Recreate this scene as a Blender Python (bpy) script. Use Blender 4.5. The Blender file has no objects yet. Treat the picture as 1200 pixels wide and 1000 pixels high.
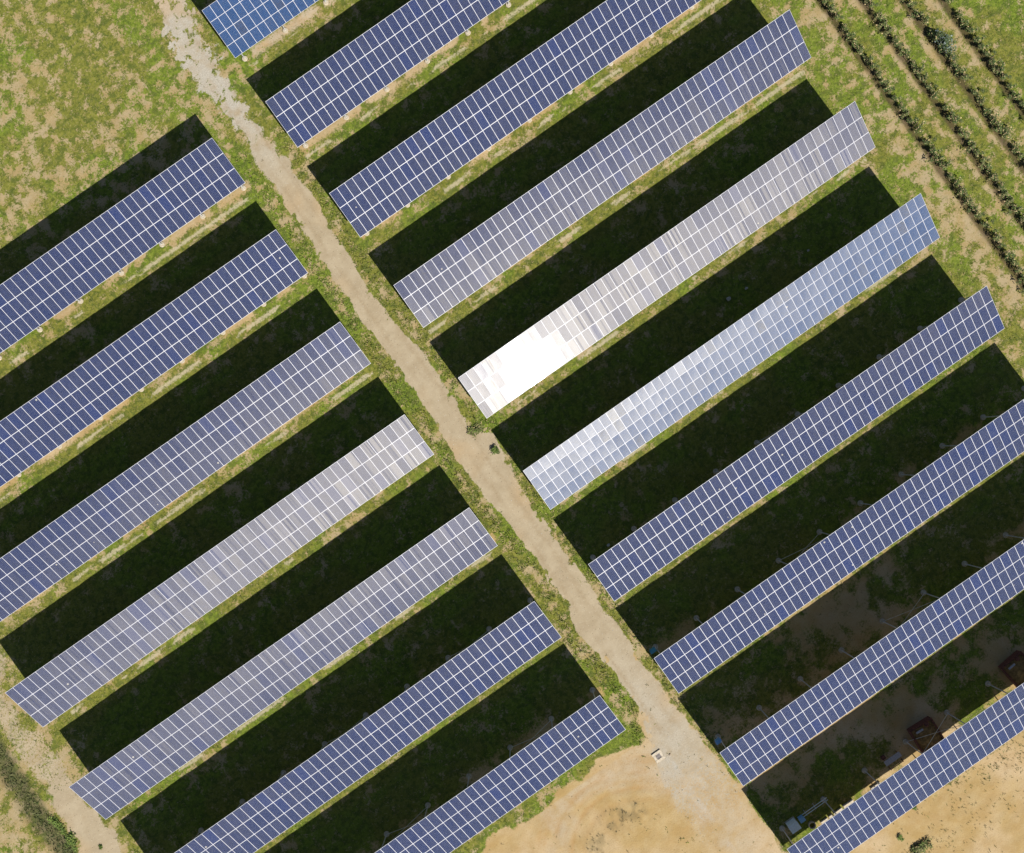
import bpy, math, random
import numpy as np
from mathutils import Matrix, Vector

sc = bpy.context.scene
COL = sc.collection
R = math.radians
random.seed(7)
rng = np.random.default_rng(7)

# ------------------------------------------------------------------ camera
CAM_H = 118.96
CAM_R = ((0.81994104, 0.57241725, -0.00593133),
         (-0.57238843, 0.81966230, -0.02291730),
         (-0.00825657, 0.02218586, 0.99971977))
cam_data = bpy.data.cameras.new('camera')
cam_data.sensor_width = 36.0
cam_data.lens = 36.0 * 1202.2 / 1200.0
cam_data.clip_start = 1.0
cam_data.clip_end = 6000.0
cam = bpy.data.objects.new('camera', cam_data)
COL.objects.link(cam)
m = Matrix(CAM_R).to_4x4()
m.translation = (0, 0, CAM_H)
cam.matrix_world = m
sc.camera = cam

# ------------------------------------------------------------------ light
SUN_DIR = Vector((0.0734, -1.0287, 1.0)).normalized()          # towards the sun
elev = math.asin(SUN_DIR.z)
sun_data = bpy.data.lights.new('sun', 'SUN')
sun_data.energy = 4.6
sun_data.angle = R(0.5)
sun_data.color = (1.0, 0.955, 0.88)
sun = bpy.data.objects.new('sun', sun_data)
COL.objects.link(sun)
sun.rotation_euler = SUN_DIR.to_track_quat('Z', 'Y').to_euler()
world = bpy.data.worlds.new('World')
sc.world = world
world.use_nodes = True
wn = world.node_tree
wn.nodes.clear()
sky = wn.nodes.new('ShaderNodeTexSky')
sky.sky_type = 'NISHITA'
sky.sun_disc = False
sky.sun_elevation = elev
sky.sun_rotation = math.atan2(SUN_DIR.x, SUN_DIR.y)
sky.altitude = 300
sky.air_density = 1.0
sky.dust_density = 0.6
bg = wn.nodes.new('ShaderNodeBackground')
bg.inputs['Strength'].default_value = 0.05
wo = wn.nodes.new('ShaderNodeOutputWorld')
wn.links.new(sky.outputs[0], bg.inputs['Color'])
wn.links.new(bg.outputs[0], wo.inputs['Surface'])

sc.view_settings.view_transform = 'Standard'
sc.view_settings.look = 'None'
sc.view_settings.exposure = 0.75
sc.view_settings.gamma = 1.0


# ------------------------------------------------------------------ node helpers
class NT:
    def __init__(self, name):
        self.mat = bpy.data.materials.new(name)
        self.mat.use_nodes = True
        self.t = self.mat.node_tree
        self.t.nodes.clear()
        self.out = self.t.nodes.new('ShaderNodeOutputMaterial')

    def n(self, kind, **kw):
        node = self.t.nodes.new('ShaderNode' + kind)
        for k, v in kw.items():
            setattr(node, k, v)
        return node

    def l(self, a, b):
        self.t.links.new(a, b)

    def put(self, sock, v):
        if hasattr(v, 'links') or hasattr(v, 'is_linked'):
            self.l(v, sock)
        else:
            sock.default_value = v

    def math(self, op, a, b=0.0, c=0.0, clamp=False):
        nd = self.n('Math', operation=op)
        nd.use_clamp = clamp
        self.put(nd.inputs[0], a)
        self.put(nd.inputs[1], b)
        self.put(nd.inputs[2], c)
        return nd.outputs[0]

    def noise(self, vec, scale, detail=2.0, rough=0.55, dist=0.0, colour=False):
        nd = self.n('TexNoise')
        self.l(vec, nd.inputs['Vector'])
        nd.inputs['Scale'].default_value = scale
        nd.inputs['Detail'].default_value = detail
        nd.inputs['Roughness'].default_value = rough
        nd.inputs['Distortion'].default_value = dist
        return nd.outputs['Color' if colour else 'Fac']

    def smooth(self, v, a, b):
        nd = self.n('MapRange', interpolation_type='SMOOTHSTEP')
        self.put(nd.inputs['Value'], v)
        nd.inputs['From Min'].default_value = a
        nd.inputs['From Max'].default_value = b
        return nd.outputs['Result']

    def lin(self, v, a, b, c, d):
        nd = self.n('MapRange')
        self.put(nd.inputs['Value'], v)
        for i, x in zip(('From Min', 'From Max', 'To Min', 'To Max'), (a, b, c, d)):
            nd.inputs[i].default_value = x
        return nd.outputs['Result']

    def mix(self, f, a, b, mode='MIX'):
        nd = self.n('Mix', data_type='RGBA', blend_type=mode)
        self.put(nd.inputs[0], f)
        for s, v in ((nd.inputs[6], a), (nd.inputs[7], b)):
            if isinstance(v, tuple):
                s.default_value = (*v, 1.0) if len(v) == 3 else v
            else:
                self.l(v, s)
        return nd.outputs[2]

    def attr(self, name):
        nd = self.n('Attribute', attribute_name=name)
        return nd.outputs['Fac'], nd.outputs['Color']

    def bsdf(self, colour, rough=0.6, metal=0.0, spec=0.5):
        b = self.n('BsdfPrincipled')
        if isinstance(colour, tuple):
            b.inputs['Base Color'].default_value = (*colour, 1)
        else:
            self.l(colour, b.inputs['Base Color'])
        self.put(b.inputs['Roughness'], rough)
        b.inputs['Metallic'].default_value = metal
        b.inputs['Specular IOR Level'].default_value = spec
        self.l(b.outputs[0], self.out.inputs['Surface'])
        return b


def simple(name, col, rough=0.6, metal=0.0, var=0.25, scale=3.0, spec=0.4):
    t = NT(name)
    geo = t.n('NewGeometry').outputs['Position']
    nz = t.noise(geo, scale, 4.0, 0.65)
    dark = tuple(c * (1 - var) for c in col)
    lite = tuple(min(1, c * (1 + var)) for c in col)
    c = t.mix(t.smooth(nz, 0.3, 0.7), dark, lite)
    t.bsdf(c, rough, metal, spec)
    return t.mat


# ------------------------------------------------------------------ materials
def glass_material(name, poly):
    """Polycrystalline module face. UV: x = table*200 + column + u, y = tier + v."""
    t = NT(name)
    uv = t.n('UVMap', uv_map='cells')
    sep = t.n('SeparateXYZ')
    t.l(uv.outputs[0], sep.inputs[0])
    U, V = sep.outputs[0], sep.outputs[1]
    fu, fv = t.math('FRACT', U), t.math('FRACT', V)
    iu, iv = t.math('FLOOR', U), t.math('FLOOR', V)
    cmb = t.n('CombineXYZ')
    t.l(iu, cmb.inputs[0]); t.l(iv, cmb.inputs[1])
    wn1 = t.n('TexWhiteNoise', noise_dimensions='3D')
    t.l(cmb.outputs[0], wn1.inputs['Vector'])
    rnd = wn1.outputs['Value']
    sp = t.n('SeparateColor'); t.l(wn1.outputs['Color'], sp.inputs[0])
    r1, r2, r3 = sp.outputs[0], sp.outputs[1], sp.outputs[2]
    nv = 9.0 if poly else 12.0
    cu, cv = t.math('MULTIPLY', fu, 6.0), t.math('MULTIPLY', fv, nv)
    # random value per string column of cells within a module, and per cell
    c2 = t.n('CombineXYZ')
    t.l(t.math('ADD', t.math('MULTIPLY', iu, 6.0), t.math('FLOOR', cu)), c2.inputs[0])
    t.l(iv, c2.inputs[1])
    wn2 = t.n('TexWhiteNoise', noise_dimensions='3D'); t.l(c2.outputs[0], wn2.inputs['Vector'])
    rcol = wn2.outputs['Value']
    c3 = t.n('CombineXYZ')
    t.l(t.math('ADD', t.math('MULTIPLY', iu, 6.0), t.math('FLOOR', cu)), c3.inputs[0])
    t.l(t.math('ADD', t.math('MULTIPLY', iv, nv), t.math('FLOOR', cv)), c3.inputs[1])
    wn3 = t.n('TexWhiteNoise', noise_dimensions='3D'); t.l(c3.outputs[0], wn3.inputs['Vector'])
    rcell = wn3.outputs['Value']
    # cell gaps: white backsheet
    gu = t.math('ABSOLUTE', t.math('SUBTRACT', t.math('FRACT', cu), 0.5))
    gv = t.math('ABSOLUTE', t.math('SUBTRACT', t.math('FRACT', cv), 0.5))
    gap = t.math('GREATER_THAN', t.math('MAXIMUM', gu, gv), 0.482)
    # busbars, three thin ribbons per cell
    bb = t.math('ABSOLUTE', t.math('SUBTRACT', t.math('FRACT', t.math('MULTIPLY', cu, 3.0)), 0.5))
    bus = t.math('LESS_THAN', bb, 0.022)
    lines = t.math('MAXIMUM', gap, t.math('MULTIPLY', bus, 0.7))
    if poly:
        a, b, c = (0.009, 0.034, 0.100), (0.015, 0.044, 0.118), (0.022, 0.036, 0.075)
    else:
        a, b, c = (0.0095, 0.0170, 0.058), (0.017, 0.0225, 0.056), (0.008, 0.019, 0.080)
    base = t.mix(r1, a, b)
    base = t.mix(t.smooth(r2, 0.86, 0.97), base, c)
    base = t.mix(t.math('MULTIPLY', rcell, 0.45), base, tuple(x * 1.7 for x in a))
    base = t.mix(lines, base, (0.17, 0.18, 0.21))
    # light dust film and the odd bird dropping
    geo = t.n('NewGeometry').outputs['Position']
    dust = t.noise(geo, 0.9, 4.0, 0.6)
    base = t.mix(t.lin(dust, 0.3, 0.75, 0.0, 0.022), base, (0.42, 0.40, 0.36))
    spots = t.n('TexVoronoi', feature='F1'); t.l(geo, spots.inputs['Vector']); spots.inputs['Scale'].default_value = 0.32
    spd = t.math('LESS_THAN', spots.outputs['Distance'], 0.035)
    base = t.mix(t.math('MULTIPLY', spd, 0.8), base, (0.35, 0.33, 0.30))
    b = t.n('BsdfPrincipled')
    t.l(base, b.inputs['Base Color'])
    b.inputs['IOR'].default_value = 1.45
    b.inputs['Specular IOR Level'].default_value = 0.35
    b.inputs['Roughness'].default_value = 0.06 if poly else 0.03
    # broad sheen scattered along the rows by the textured glass and the metal fingers
    tan = t.n('Tangent', direction_type='UV_MAP', uv_map='cells')
    g = t.n('BsdfAnisotropic', distribution='BECKMANN')
    g.inputs['Color'].default_value = (1.0, 0.94, 0.79, 1)
    g.inputs['Roughness'].default_value = 0.29 if poly else ANISO_ROUGH
    g.inputs['Anisotropy'].default_value = 0.40 if poly else ANISO
    g.inputs['Rotation'].default_value = ANISO_ROT
    t.l(tan.outputs[0], g.inputs['Tangent'])
    strip = t.math('MULTIPLY', 0.0 if poly else 1.0, t.math('MULTIPLY', t.smooth(rcol, 0.55, 1.0), t.smooth(rnd, 0.35, 0.75)))
    w = t.math('MULTIPLY', t.lin(r1, 0, 1, *((0.9, 1.1) if poly else (0.72, 1.28))), t.math('SUBTRACT', 1.0, t.math('MULTIPLY', strip, 0.55)))
    w = t.math('MULTIPLY', w, SHEEN * (1.25 if poly else 1.0), clamp=True)
    mx = t.n('MixShader')
    t.l(w, mx.inputs[0]); t.l(b.outputs[0], mx.inputs[1]); t.l(g.outputs[0], mx.inputs[2])
    # tight halo of the sun's image on slightly rough glass
    h = t.n('BsdfAnisotropic', distribution='BECKMANN')
    h.inputs['Color'].default_value = (1.0, 0.98, 0.94, 1)
    t.l(t.lin(r3, 0, 1, 0.12, 0.20), h.inputs['Roughness'])
    h.inputs['Anisotropy'].default_value = 0.0
    mh = t.n('MixShader')
    mh.inputs[0].default_value = 0.0009
    t.l(mx.outputs[0], mh.inputs[1]); t.l(h.outputs[0], mh.inputs[2])
    t.l(mh.outputs[0], t.out.inputs['Surface'])
    return t.mat


ANISO_ROUGH, ANISO, ANISO_ROT, SHEEN = 0.330, 0.52, 0.25, 0.0088
M_GLASS = glass_material('solar_glass', False)
M_GLASS4 = glass_material('solar_glass_light_blue', True)
M_FRAME = simple('white_aluminium_frame', (0.43, 0.43, 0.46), 0.45, 0.0, 0.08, 1.5)
M_BACK = simple('white_backsheet', (0.55, 0.55, 0.56), 0.6)
M_STEEL = simple('galvanised_steel', (0.46, 0.47, 0.48), 0.45, 0.2, 0.25, 4.0)
M_CONC = simple('pale_concrete', (0.37, 0.32, 0.24), 0.9, 0, 0.25, 6.0)
M_CONCW = simple('light_concrete', (0.43, 0.37, 0.28), 0.9, 0, 0.2, 5.0)
M_GRATE = simple('dull_iron', (0.17, 0.15, 0.14), 0.7, 0.2, 0.3, 9.0)
M_BLUE = simple('blue_painted_steel', (0.14, 0.32, 0.55), 0.45, 0, 0.15, 6.0)
M_TEAL = simple('teal_painted_steel', (0.06, 0.26, 0.34), 0.45, 0, 0.15, 6.0)
M_CAB = simple('pale_grey_cabinet', (0.55, 0.64, 0.68), 0.45, 0, 0.1, 5.0)
M_RUST = simple('rusty_red_steel', (0.115, 0.040, 0.028), 0.75, 0.1, 0.5, 5.0)
M_SOILFILL = simple('loose_soil', (0.20, 0.13, 0.05), 0.95, 0, 0.5, 2.5)
M_WOOD = simple('weathered_wood', (0.26, 0.20, 0.14), 0.85, 0, 0.35, 7.0)
M_STONE = simple('grey_stone', (0.34, 0.32, 0.28), 0.9, 0, 0.35, 6.0)
M_PLANK = simple('grey_board', (0.30, 0.31, 0.36), 0.7, 0, 0.2, 6.0)


# ------------------------------------------------------------------ noise in numpy
def vnoise(x, y, scale, seed):
    """smooth value noise, roughly 0..1, feature size = scale metres"""
    r = np.random.default_rng(seed)
    tab = r.random((256, 256))
    u, v = x / scale + 1000.0, y / scale + 1000.0
    i, j = np.floor(u).astype(int), np.floor(v).astype(int)
    fu, fv = u - i, v - j
    fu, fv = fu * fu * (3 - 2 * fu), fv * fv * (3 - 2 * fv)
    g = lambda a, b: tab[a % 256, b % 256]
    return ((g(i, j) * (1 - fu) + g(i + 1, j) * fu) * (1 - fv)
            + (g(i, j + 1) * (1 - fu) + g(i + 1, j + 1) * fu) * fv)


def fbm(x, y, scale, seed, octaves=4, gain=0.55):
    s = 0; a = 1; t = 0
    c, sn = 0.8, 0.6
    for k in range(octaves):
        s = s + a * vnoise(x, y, scale, seed + k)
        t += a; a *= gain; scale *= 0.47
        x, y = c * x - sn * y, sn * x + c * y
    return s / t


def sstep(v, a, b):
    t = np.clip((v - a) / (b - a), 0, 1)
    return t * t * (3 - 2 * t)


def poly_sd(px, py, poly):
    """signed distance to a closed polygon, positive inside"""
    P = np.array(poly, float); Q = np.roll(P, -1, 0)
    d = np.full(px.shape, 1e9); inside = np.zeros(px.shape, bool)
    for (ax, ay), (bx, by) in zip(P, Q):
        ex, ey = bx - ax, by - ay
        L2 = ex * ex + ey * ey + 1e-12
        t = np.clip(((px - ax) * ex + (py - ay) * ey) / L2, 0, 1)
        d = np.minimum(d, np.hypot(px - ax - t * ex, py - ay - t * ey))
        c = ((ay > py) != (by > py))
        xi = ax + (py - ay) * ex / (ey if abs(ey) > 1e-9 else 1e-9)
        inside ^= c & (px < xi)
    return np.where(inside, d, -d)


# ------------------------------------------------------------------ layout (metres; x along the rows, y up-slope north)
PITCH = 12.53
TILT = 0.43176
ZLOW = 3.2344
MW = 1.012
NCOL = 53
LEN = NCOL * MW
WID = 5.94
XL, XR = -8.31, -1.14
YL = {k: 42.72 - PITCH * (k - 1) for k in range(1, 8)}       # left block, seven tables
YR = {k: 55.16 - PITCH * k for k in range(0, 10)}            # right block, ten tables
YR[9] = -57.8

road_l = [(-4.5, 90), (-4.5, 72.4), (-6.1, 66.1), (-6.8, 63.7), (-6.8, 59.6), (-6.6, 53.8), (-6.5, 50.4), (-6.2, 47.4), (-6.2, 41.6), (-6.4, 36.0), (-6.6, 30.0), (-6.5, 27.2), (-6.7, 22.8), (-6.4, 18.6), (-6.6, 14.2), (-6.2, 10.2), (-6.8, 6.4), (-6.7, 1.9), (-6.7, -2.1), (-6.5, -3.7), (-6.1, -6.9), (-5.9, -9.9), (-6.1, -13.4), (-6.1, -17.8), (-6.8, -21.6), (-6.0, -25.8), (-5.9, -29.5), (-6.1, -33.3), (-7.4, -37), (-9.0, -41), (-9.5, -50), (-9, -62)]
road_r = [(-1.6, 90), (-1.6, 70.4), (-1.7, 65.5), (-1.7, 61.8), (-2.3, 56.1), (-3.0, 49.8), (-2.9, 45.4), (-2.9, 40.2), (-2.9, 35.3), (-3.4, 31.1), (-3.5, 27.5), (-3.6, 23.9), (-3.3, 20.1), (-2.6, 15.9), (-2.8, 11.6), (-2.8, 8.4), (-3.5, 5.7), (-1.6, 3.5), (-1.8, -0.9), (-2.5, -4.9), (-2.3, -8.4), (-2.3, -12.0), (-2.4, -15.5), (-2.5, -19.1), (-2.4, -23.6), (-2.4, -27.5), (-2.2, -31.2), (-2.3, -34.2), (-1.8, -37.2), (-1.5, -42.4), (-1.4, -48.2), (-1.6, -54.5), (-1.8, -62)]
yard = [(-6.1, -32.0), (-7.1, -35.4), (-8.3, -35.6), (-10.0, -35.4), (-13.4, -34.6), (-19.7, -35.0), (-25.5, -34.9), (-30.4, -35.0), (-60, -35.4), (-60, -140), (120, -140), (120, -59.0), (30, -59.3), (0, -59.0), (-1.6, -54.5), (-1.4, -48.2), (-1.5, -42.4), (-1.8, -37.2), (-2.3, -34.2), (-2.3, -32.0)]
sand = [(-62.9, 18.8), (-62.4, 14.2), (-64.7, 12.2), (-65.6, 6.9), (-64.0, 4.6), (-64.3, 0.0), (-64.9, -2.6), (-63.9, -7.6), (-64.1, -10.2), (-64.3, -13.1), (-63.8, -30), (-69.1, -30), (-68.2, -9.2), (-67.6, -4.8), (-67.7, -0.6), (-67.6, 3.5), (-67.7, 8.3), (-67.6, 18.9)]
VINE_X = (58.85, 62.9, 66.8, 70.5)


def fields(x, y):
    """cover maps of the ground, each 0..1: gravel, bare ochre soil, dry patches, lush green, dark furrow, weeds"""
    wob = (fbm(x, y, 1.6, 11, 3) - 0.5)
    road = poly_sd(x, y, road_l + road_r[::-1])
    yd = poly_sd(x, y, yard)
    sd = poly_sd(x, y, sand)
    # loose edges; the northern stretch of the track is stony and half overgrown
    over = sstep(y, 38, 52)
    g = sstep(road + wob * (0.9 + 1.8 * over), -0.12 - .5 * over, 0.35 + 1.0 * over)
    gs = g * sstep(-y, 20, 26)
    g = g * (1 - sstep(-y, 30, 52) * 0.75)
    g = g * (1 - over * 0.6 * sstep(fbm(x, y, 0.6, 21, 3) + 0.17 * sstep(x, -4.9, -2.9) - 0.12 * sstep(road, 0.6, 1.8), 0.52, 0.60))
    g = g * (1 - 0.85 * sstep(fbm(x, y, 1.1, 23, 3), 0.64, 0.70) * (1 - sstep(road, 0.3, 1.0)))
    s = np.maximum(sstep(yd + wob * 2.2, -0.3, 0.5), gs)
    # between the last tables of the right block the ground is half bare
    lowr = sstep(-y, 28, 48) * sstep(x, -2, 1) * (1 - sstep(x, 12, 60) * 0.55)
    s = np.maximum(s, sstep(0.7 * fbm(x, y, 6.5, 31, 4) + 0.3 * fbm(x, y, 1.0, 33, 2) + lowr * 0.15, 0.46, 0.84) * sstep(-y, 24, 32) * sstep(x, -2, 0))
    row = (np.abs(((y - YR[0] + 0.0) / PITCH) - np.round((y - YR[0]) / PITCH)) * PITCH)
    # strip of red-brown soil at the drip line of each table, more so to the north
    ylow = (y - YR[0]) / PITCH
    d = (ylow - np.round(ylow)) * PITCH                # metres north of the nearest low edge
    inrow = (sstep(x, -60.5, -60) * (1 - sstep(x, -8.2, -7.8)) * (y < 46) + sstep(x, -1.4, -0.9) * (1 - sstep(x, 52.2, 52.8))) * (y > -60)
    drip = np.exp(-((d - 0.9) / 0.8) ** 2) * inrow * sstep(fbm(x, y, 3.0, 41, 3) + 0.05 * sstep(y, -5, 40), 0.42, 0.60) * sstep(y, -30, -20)
    pale = np.exp(-((d + 0.35) / 0.36) ** 2) * inrow * sstep(fbm(x * 0.35, y, 1.3, 43, 3) + 0.06 * sstep(y, -5, 40), 0.50, 0.62) * sstep(y, -22, -10)
    under = np.exp(-((d - 4.6) / 1.3) ** 2) * inrow * sstep(fbm(x, y, 3.2, 45, 3), 0.50, 0.64) * sstep(-y, 5, 22)
    # dry and bare patches
    east = sstep(x, 53.0, 55.0)
    nw = sstep(y + 0.35 * x, 34, 40) * (1 - sstep(x, -9, -7.4)) * (y > 40)
    dn = 0.80 * fbm(x, y, 0.85, 51, 2) + 0.20 * fbm(x, y, 4.5, 57, 2)
    big = fbm(x, y, 16, 53, 2)
    far = sstep(-x, 14, 40) * 0.035
    amount = -0.03 + 0.048 * nw + 0.04 * nw * sstep(big, 0.45, 0.65) + far * nw - 0.035 * east
    strip = np.exp(-((x - 56.4) / 1.5) ** 2)
    amount = amount + 0.16 * strip * east
    for vx in VINE_X:
        amount = amount + 0.20 * np.exp(-((x - vx + 1.0) / 0.55) ** 2) * east
        amount = amount + 0.06 * np.exp(-((x - vx - 1.5) / 0.5) ** 2) * east
    sw = sstep(-x, 62, 63.5) * (y < 22)
    amount = amount + 0.12 * sw + 0.1 * sstep(-x, 70.0, 72) * sw
    edge = np.exp(-((np.abs(x + 4.5) - 2.7) / 0.9) ** 2)
    amount = amount + 0.05 * edge
    amount = amount - 0.10 * inrow * sstep(d, 0.2, 1.5) * (1 - sstep(d, 9.4, 10.0))
    amount = amount - 0.10 * inrow * sstep(-d, 2.4, 3.2)
    dry = np.clip((dn + amount - 0.60) * 2.9 + 0.5, 0, 1)
    pale = np.clip(pale, 0, 1)
    lush = sstep(fbm(x, y, 4.5, 61, 3) + 0.2 * np.exp(-((x + 8.6) / 1.6) ** 2) * (y > 46)
                 + 0.17 * np.exp(-((x - 54.5) / 1.3) ** 2) + 0.16 * np.exp(-((x - 64.8) / 0.9) ** 2)
                 + 0.16 * np.exp(-((d + 3.2) / 0.7) ** 2) * inrow, 0.46, 0.66)
    furrow = np.zeros_like(x)
    for vx in VINE_X:
        furrow = np.maximum(furrow, np.exp(-((x - vx + 0.2 + wob * 0.5) / 0.5) ** 4) * east)
    ditch = np.exp(-((x + 69.9 + wob * 1.2) / 1.25) ** 4) * (y < 24)
    sandm = sstep(sd + wob * 2.0, -0.5, 0.6) * (0.55 + 0.45 * sstep(-y, -2, 6))
    # weeds and wheel ruts of the yard
    ang = np.hypot(x + 16.0, y + 46.5)
    rut = 0
    for rr, wd, st in ((8.3, .25, .9), (9.2, .2, .5), (10.2, .3, .8), (11.4, .2, .6), (12.0, .25, .5), (6.9, .3, .5)):
        rut = np.maximum(rut, st * np.exp(-((ang - rr - (fbm(x, y, 9, 71, 1) - .5) * 2.0 - 0.07 * (x + 16)) / wd) ** 2))
    rr_ = np.maximum(np.exp(-((x + 5.3 + wob * .5) / 0.24) ** 2), np.exp(-((x + 3.7 + wob * .5) / 0.24) ** 2)) * (y > -36) * (g > 0.5) * sstep(fbm(x, y * 0.4, 3, 69, 2), 0.3, 0.6)
    rut = 0.55 * rut * (y < -36) * sstep(y, -50, -41) * sstep(fbm(x, y, 4, 73, 2), 0.3, 0.55)
    rut = np.maximum(rut, 0.6 * rr_)
    weed = np.exp(-((ang - 5.4 - 0.10 * (x + 16)) / 1.2) ** 2) * sstep(y, -45, -42.5) * sstep(fbm(x, y, 0.9, 75, 3), 0.42, 0.6) * (1 - sstep(x, -12.5, -11.5))
    se = np.exp(-((y + 60.6 + (x - 12) * 0.03) / 1.5) ** 2) * sstep(x, 14, 18) + np.exp(-(((x - 11.2) / 2.0) ** 2 + ((y + 64) / 1.4) ** 2))
    weed2 = se * sstep(fbm(x, y, 1.0, 77, 3), 0.40, 0.56)
    ring = np.exp(-((ang - 10.5) / 2.6) ** 4) * (y < -35.5) * (x < -6) * sstep(fbm(x, y, 3.5, 79, 3), 0.3, 0.55)
    return dict(pale=pale, gravel=np.maximum(g, sandm), soil=np.clip(np.maximum.reduce([s, drip * 0.85, under * 0.7]), 0, 1), dry=dry, lush=lush,
                furrow=furrow, ditch=ditch, rut=rut, weed=weed, weed2=weed2, grey=np.clip(over + 0.9 * sstep(-y, 20, 36) * (1 - sstep(-y, 54, 60)) * 0.65 * np.exp(-((x + 4.6 + 0.0) / 2.9) ** 2) + 0.6 * ring, 0, 1),
                road=road)


def relief(x, y, F=None):
    z = (fbm(x, y, 3.0, 81, 3) - 0.5) * 0.10 + (fbm(x, y, 0.8, 85, 2) - 0.5) * 0.06
    F = F or fields(x, y)
    z = z * (1 - 0.8 * F['gravel'] - 0.0)
    z = z - 0.55 * F['ditch'] - 0.10 * F['furrow'] - 0.05 * F['rut']
    return z


# ------------------------------------------------------------------ object helpers
def link(o, parent=None):
    COL.objects.link(o)
    if parent is not None:
        o.parent = parent
    return o


def mesh_obj(name, verts, faces, mats, parent=None, fmat=None, uvs=None, smooth=False):
    me = bpy.data.meshes.new(name)
    me.from_pydata([tuple(v) for v in verts], [], faces)
    for mt in (mats if isinstance(mats, (list, tuple)) else [mats]):
        me.materials.append(mt)
    if fmat is not None:
        me.polygons.foreach_set('material_index', fmat)
    if uvs is not None:
        lay = me.uv_layers.new(name='cells')
        lay.data.foreach_set('uv', np.asarray(uvs, np.float32).ravel())
    if smooth:
        me.polygons.foreach_set('use_smooth', [True] * len(me.polygons))
    me.update()
    return link(bpy.data.objects.new(name, me), parent)


def tag(o, label, cat=None, group=None, kind=None):
    if label: o['label'] = label
    if cat: o['category'] = cat
    if group: o['group'] = group
    if kind: o['kind'] = kind
    return o


def empty(name, loc, label, cat, group=None, rz=0.0):
    o = bpy.data.objects.new(name, None)
    o.empty_display_size = 0.5
    o.location = loc
    o.rotation_euler = (0, 0, rz)
    link(o)
    return tag(o, label, cat, group)


class MB:
    """collects boxes, beams and lathes for one mesh"""
    def __init__(s):
        s.v = []; s.f = []

    def add(s, vs, fs):
        k = len(s.v); s.v += [tuple(v) for v in vs]; s.f += [tuple(i + k for i in f) for f in fs]
        return s

    def box(s, c, d, bev=0.0):
        cx, cy, cz = c; x, y, z = d[0] / 2, d[1] / 2, d[2] / 2
        if bev <= 0:
            vs = [(cx + a * x, cy + b * y, cz + e * z) for e in (-1, 1) for a, b in ((-1, -1), (1, -1), (1, 1), (-1, 1))]
            return s.add(vs, [(3, 2, 1, 0), (4, 5, 6, 7), (0, 1, 5, 4), (1, 2, 6, 5), (2, 3, 7, 6), (3, 0, 4, 7)])
        rings = [(-z, bev), (-z + bev, 0), (z - bev, 0), (z, bev)]
        vs = []
        for zz, i in rings:
            X, Y = x - i, y - i
            b2 = bev * 0.7
            vs += [(cx + a, cy + b, cz + zz) for a, b in ((-X + b2, -Y), (X - b2, -Y), (X, -Y + b2), (X, Y - b2), (X - b2, Y), (-X + b2, Y), (-X, Y - b2), (-X, -Y + b2))]
        fs = [tuple(range(7, -1, -1)), tuple(range(24, 32))]
        for r in range(3):
            fs += [(r * 8 + i, r * 8 + (i + 1) % 8, r * 8 + 8 + (i + 1) % 8, r * 8 + 8 + i) for i in range(8)]
        return s.add(vs, fs)

    def beam(s, a, b, w, h=None, n=4):
        a, b = Vector(a), Vector(b); h = h or w
        d = (b - a).normalized()
        up = Vector((0, 0, 1)) if abs(d.z) < 0.9 else Vector((0, 1, 0))
        sx = d.cross(up).normalized(); sy = sx.cross(d).normalized()
        vs = []
        for p in (a, b):
            for k in range(n):
                t = 2 * math.pi * (k + 0.5) / n
                q = 1.414 if n == 4 else 1.0
                vs.append(p + sx * math.cos(t) * w / 2 * q + sy * math.sin(t) * h / 2 * q)
        fs = [(i, (i + 1) % n, n + (i + 1) % n, n + i) for i in range(n)] + [tuple(range(n - 1, -1, -1)), tuple(range(n, 2 * n))]
        return s.add(vs, fs)

    def lathe(s, c, prof, n=14):
        k = []
        for r, z in prof:
            k += [(c[0] + r * math.cos(2 * math.pi * i / n), c[1] + r * math.sin(2 * math.pi * i / n), c[2] + z) for i in range(n)]
        fs = []
        for j in range(len(prof) - 1):
            fs += [(j * n + i, j * n + (i + 1) % n, j * n + n + (i + 1) % n, j * n + n + i) for i in range(n)]
        fs += [tuple(range(n - 1, -1, -1)), tuple(range((len(prof) - 1) * n, len(prof) * n))]
        return s.add(k, fs)

    def build(s, name, mat, parent=None, smooth=False):
        return mesh_obj(name, s.v, s.f, mat, parent, smooth=smooth)


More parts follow.
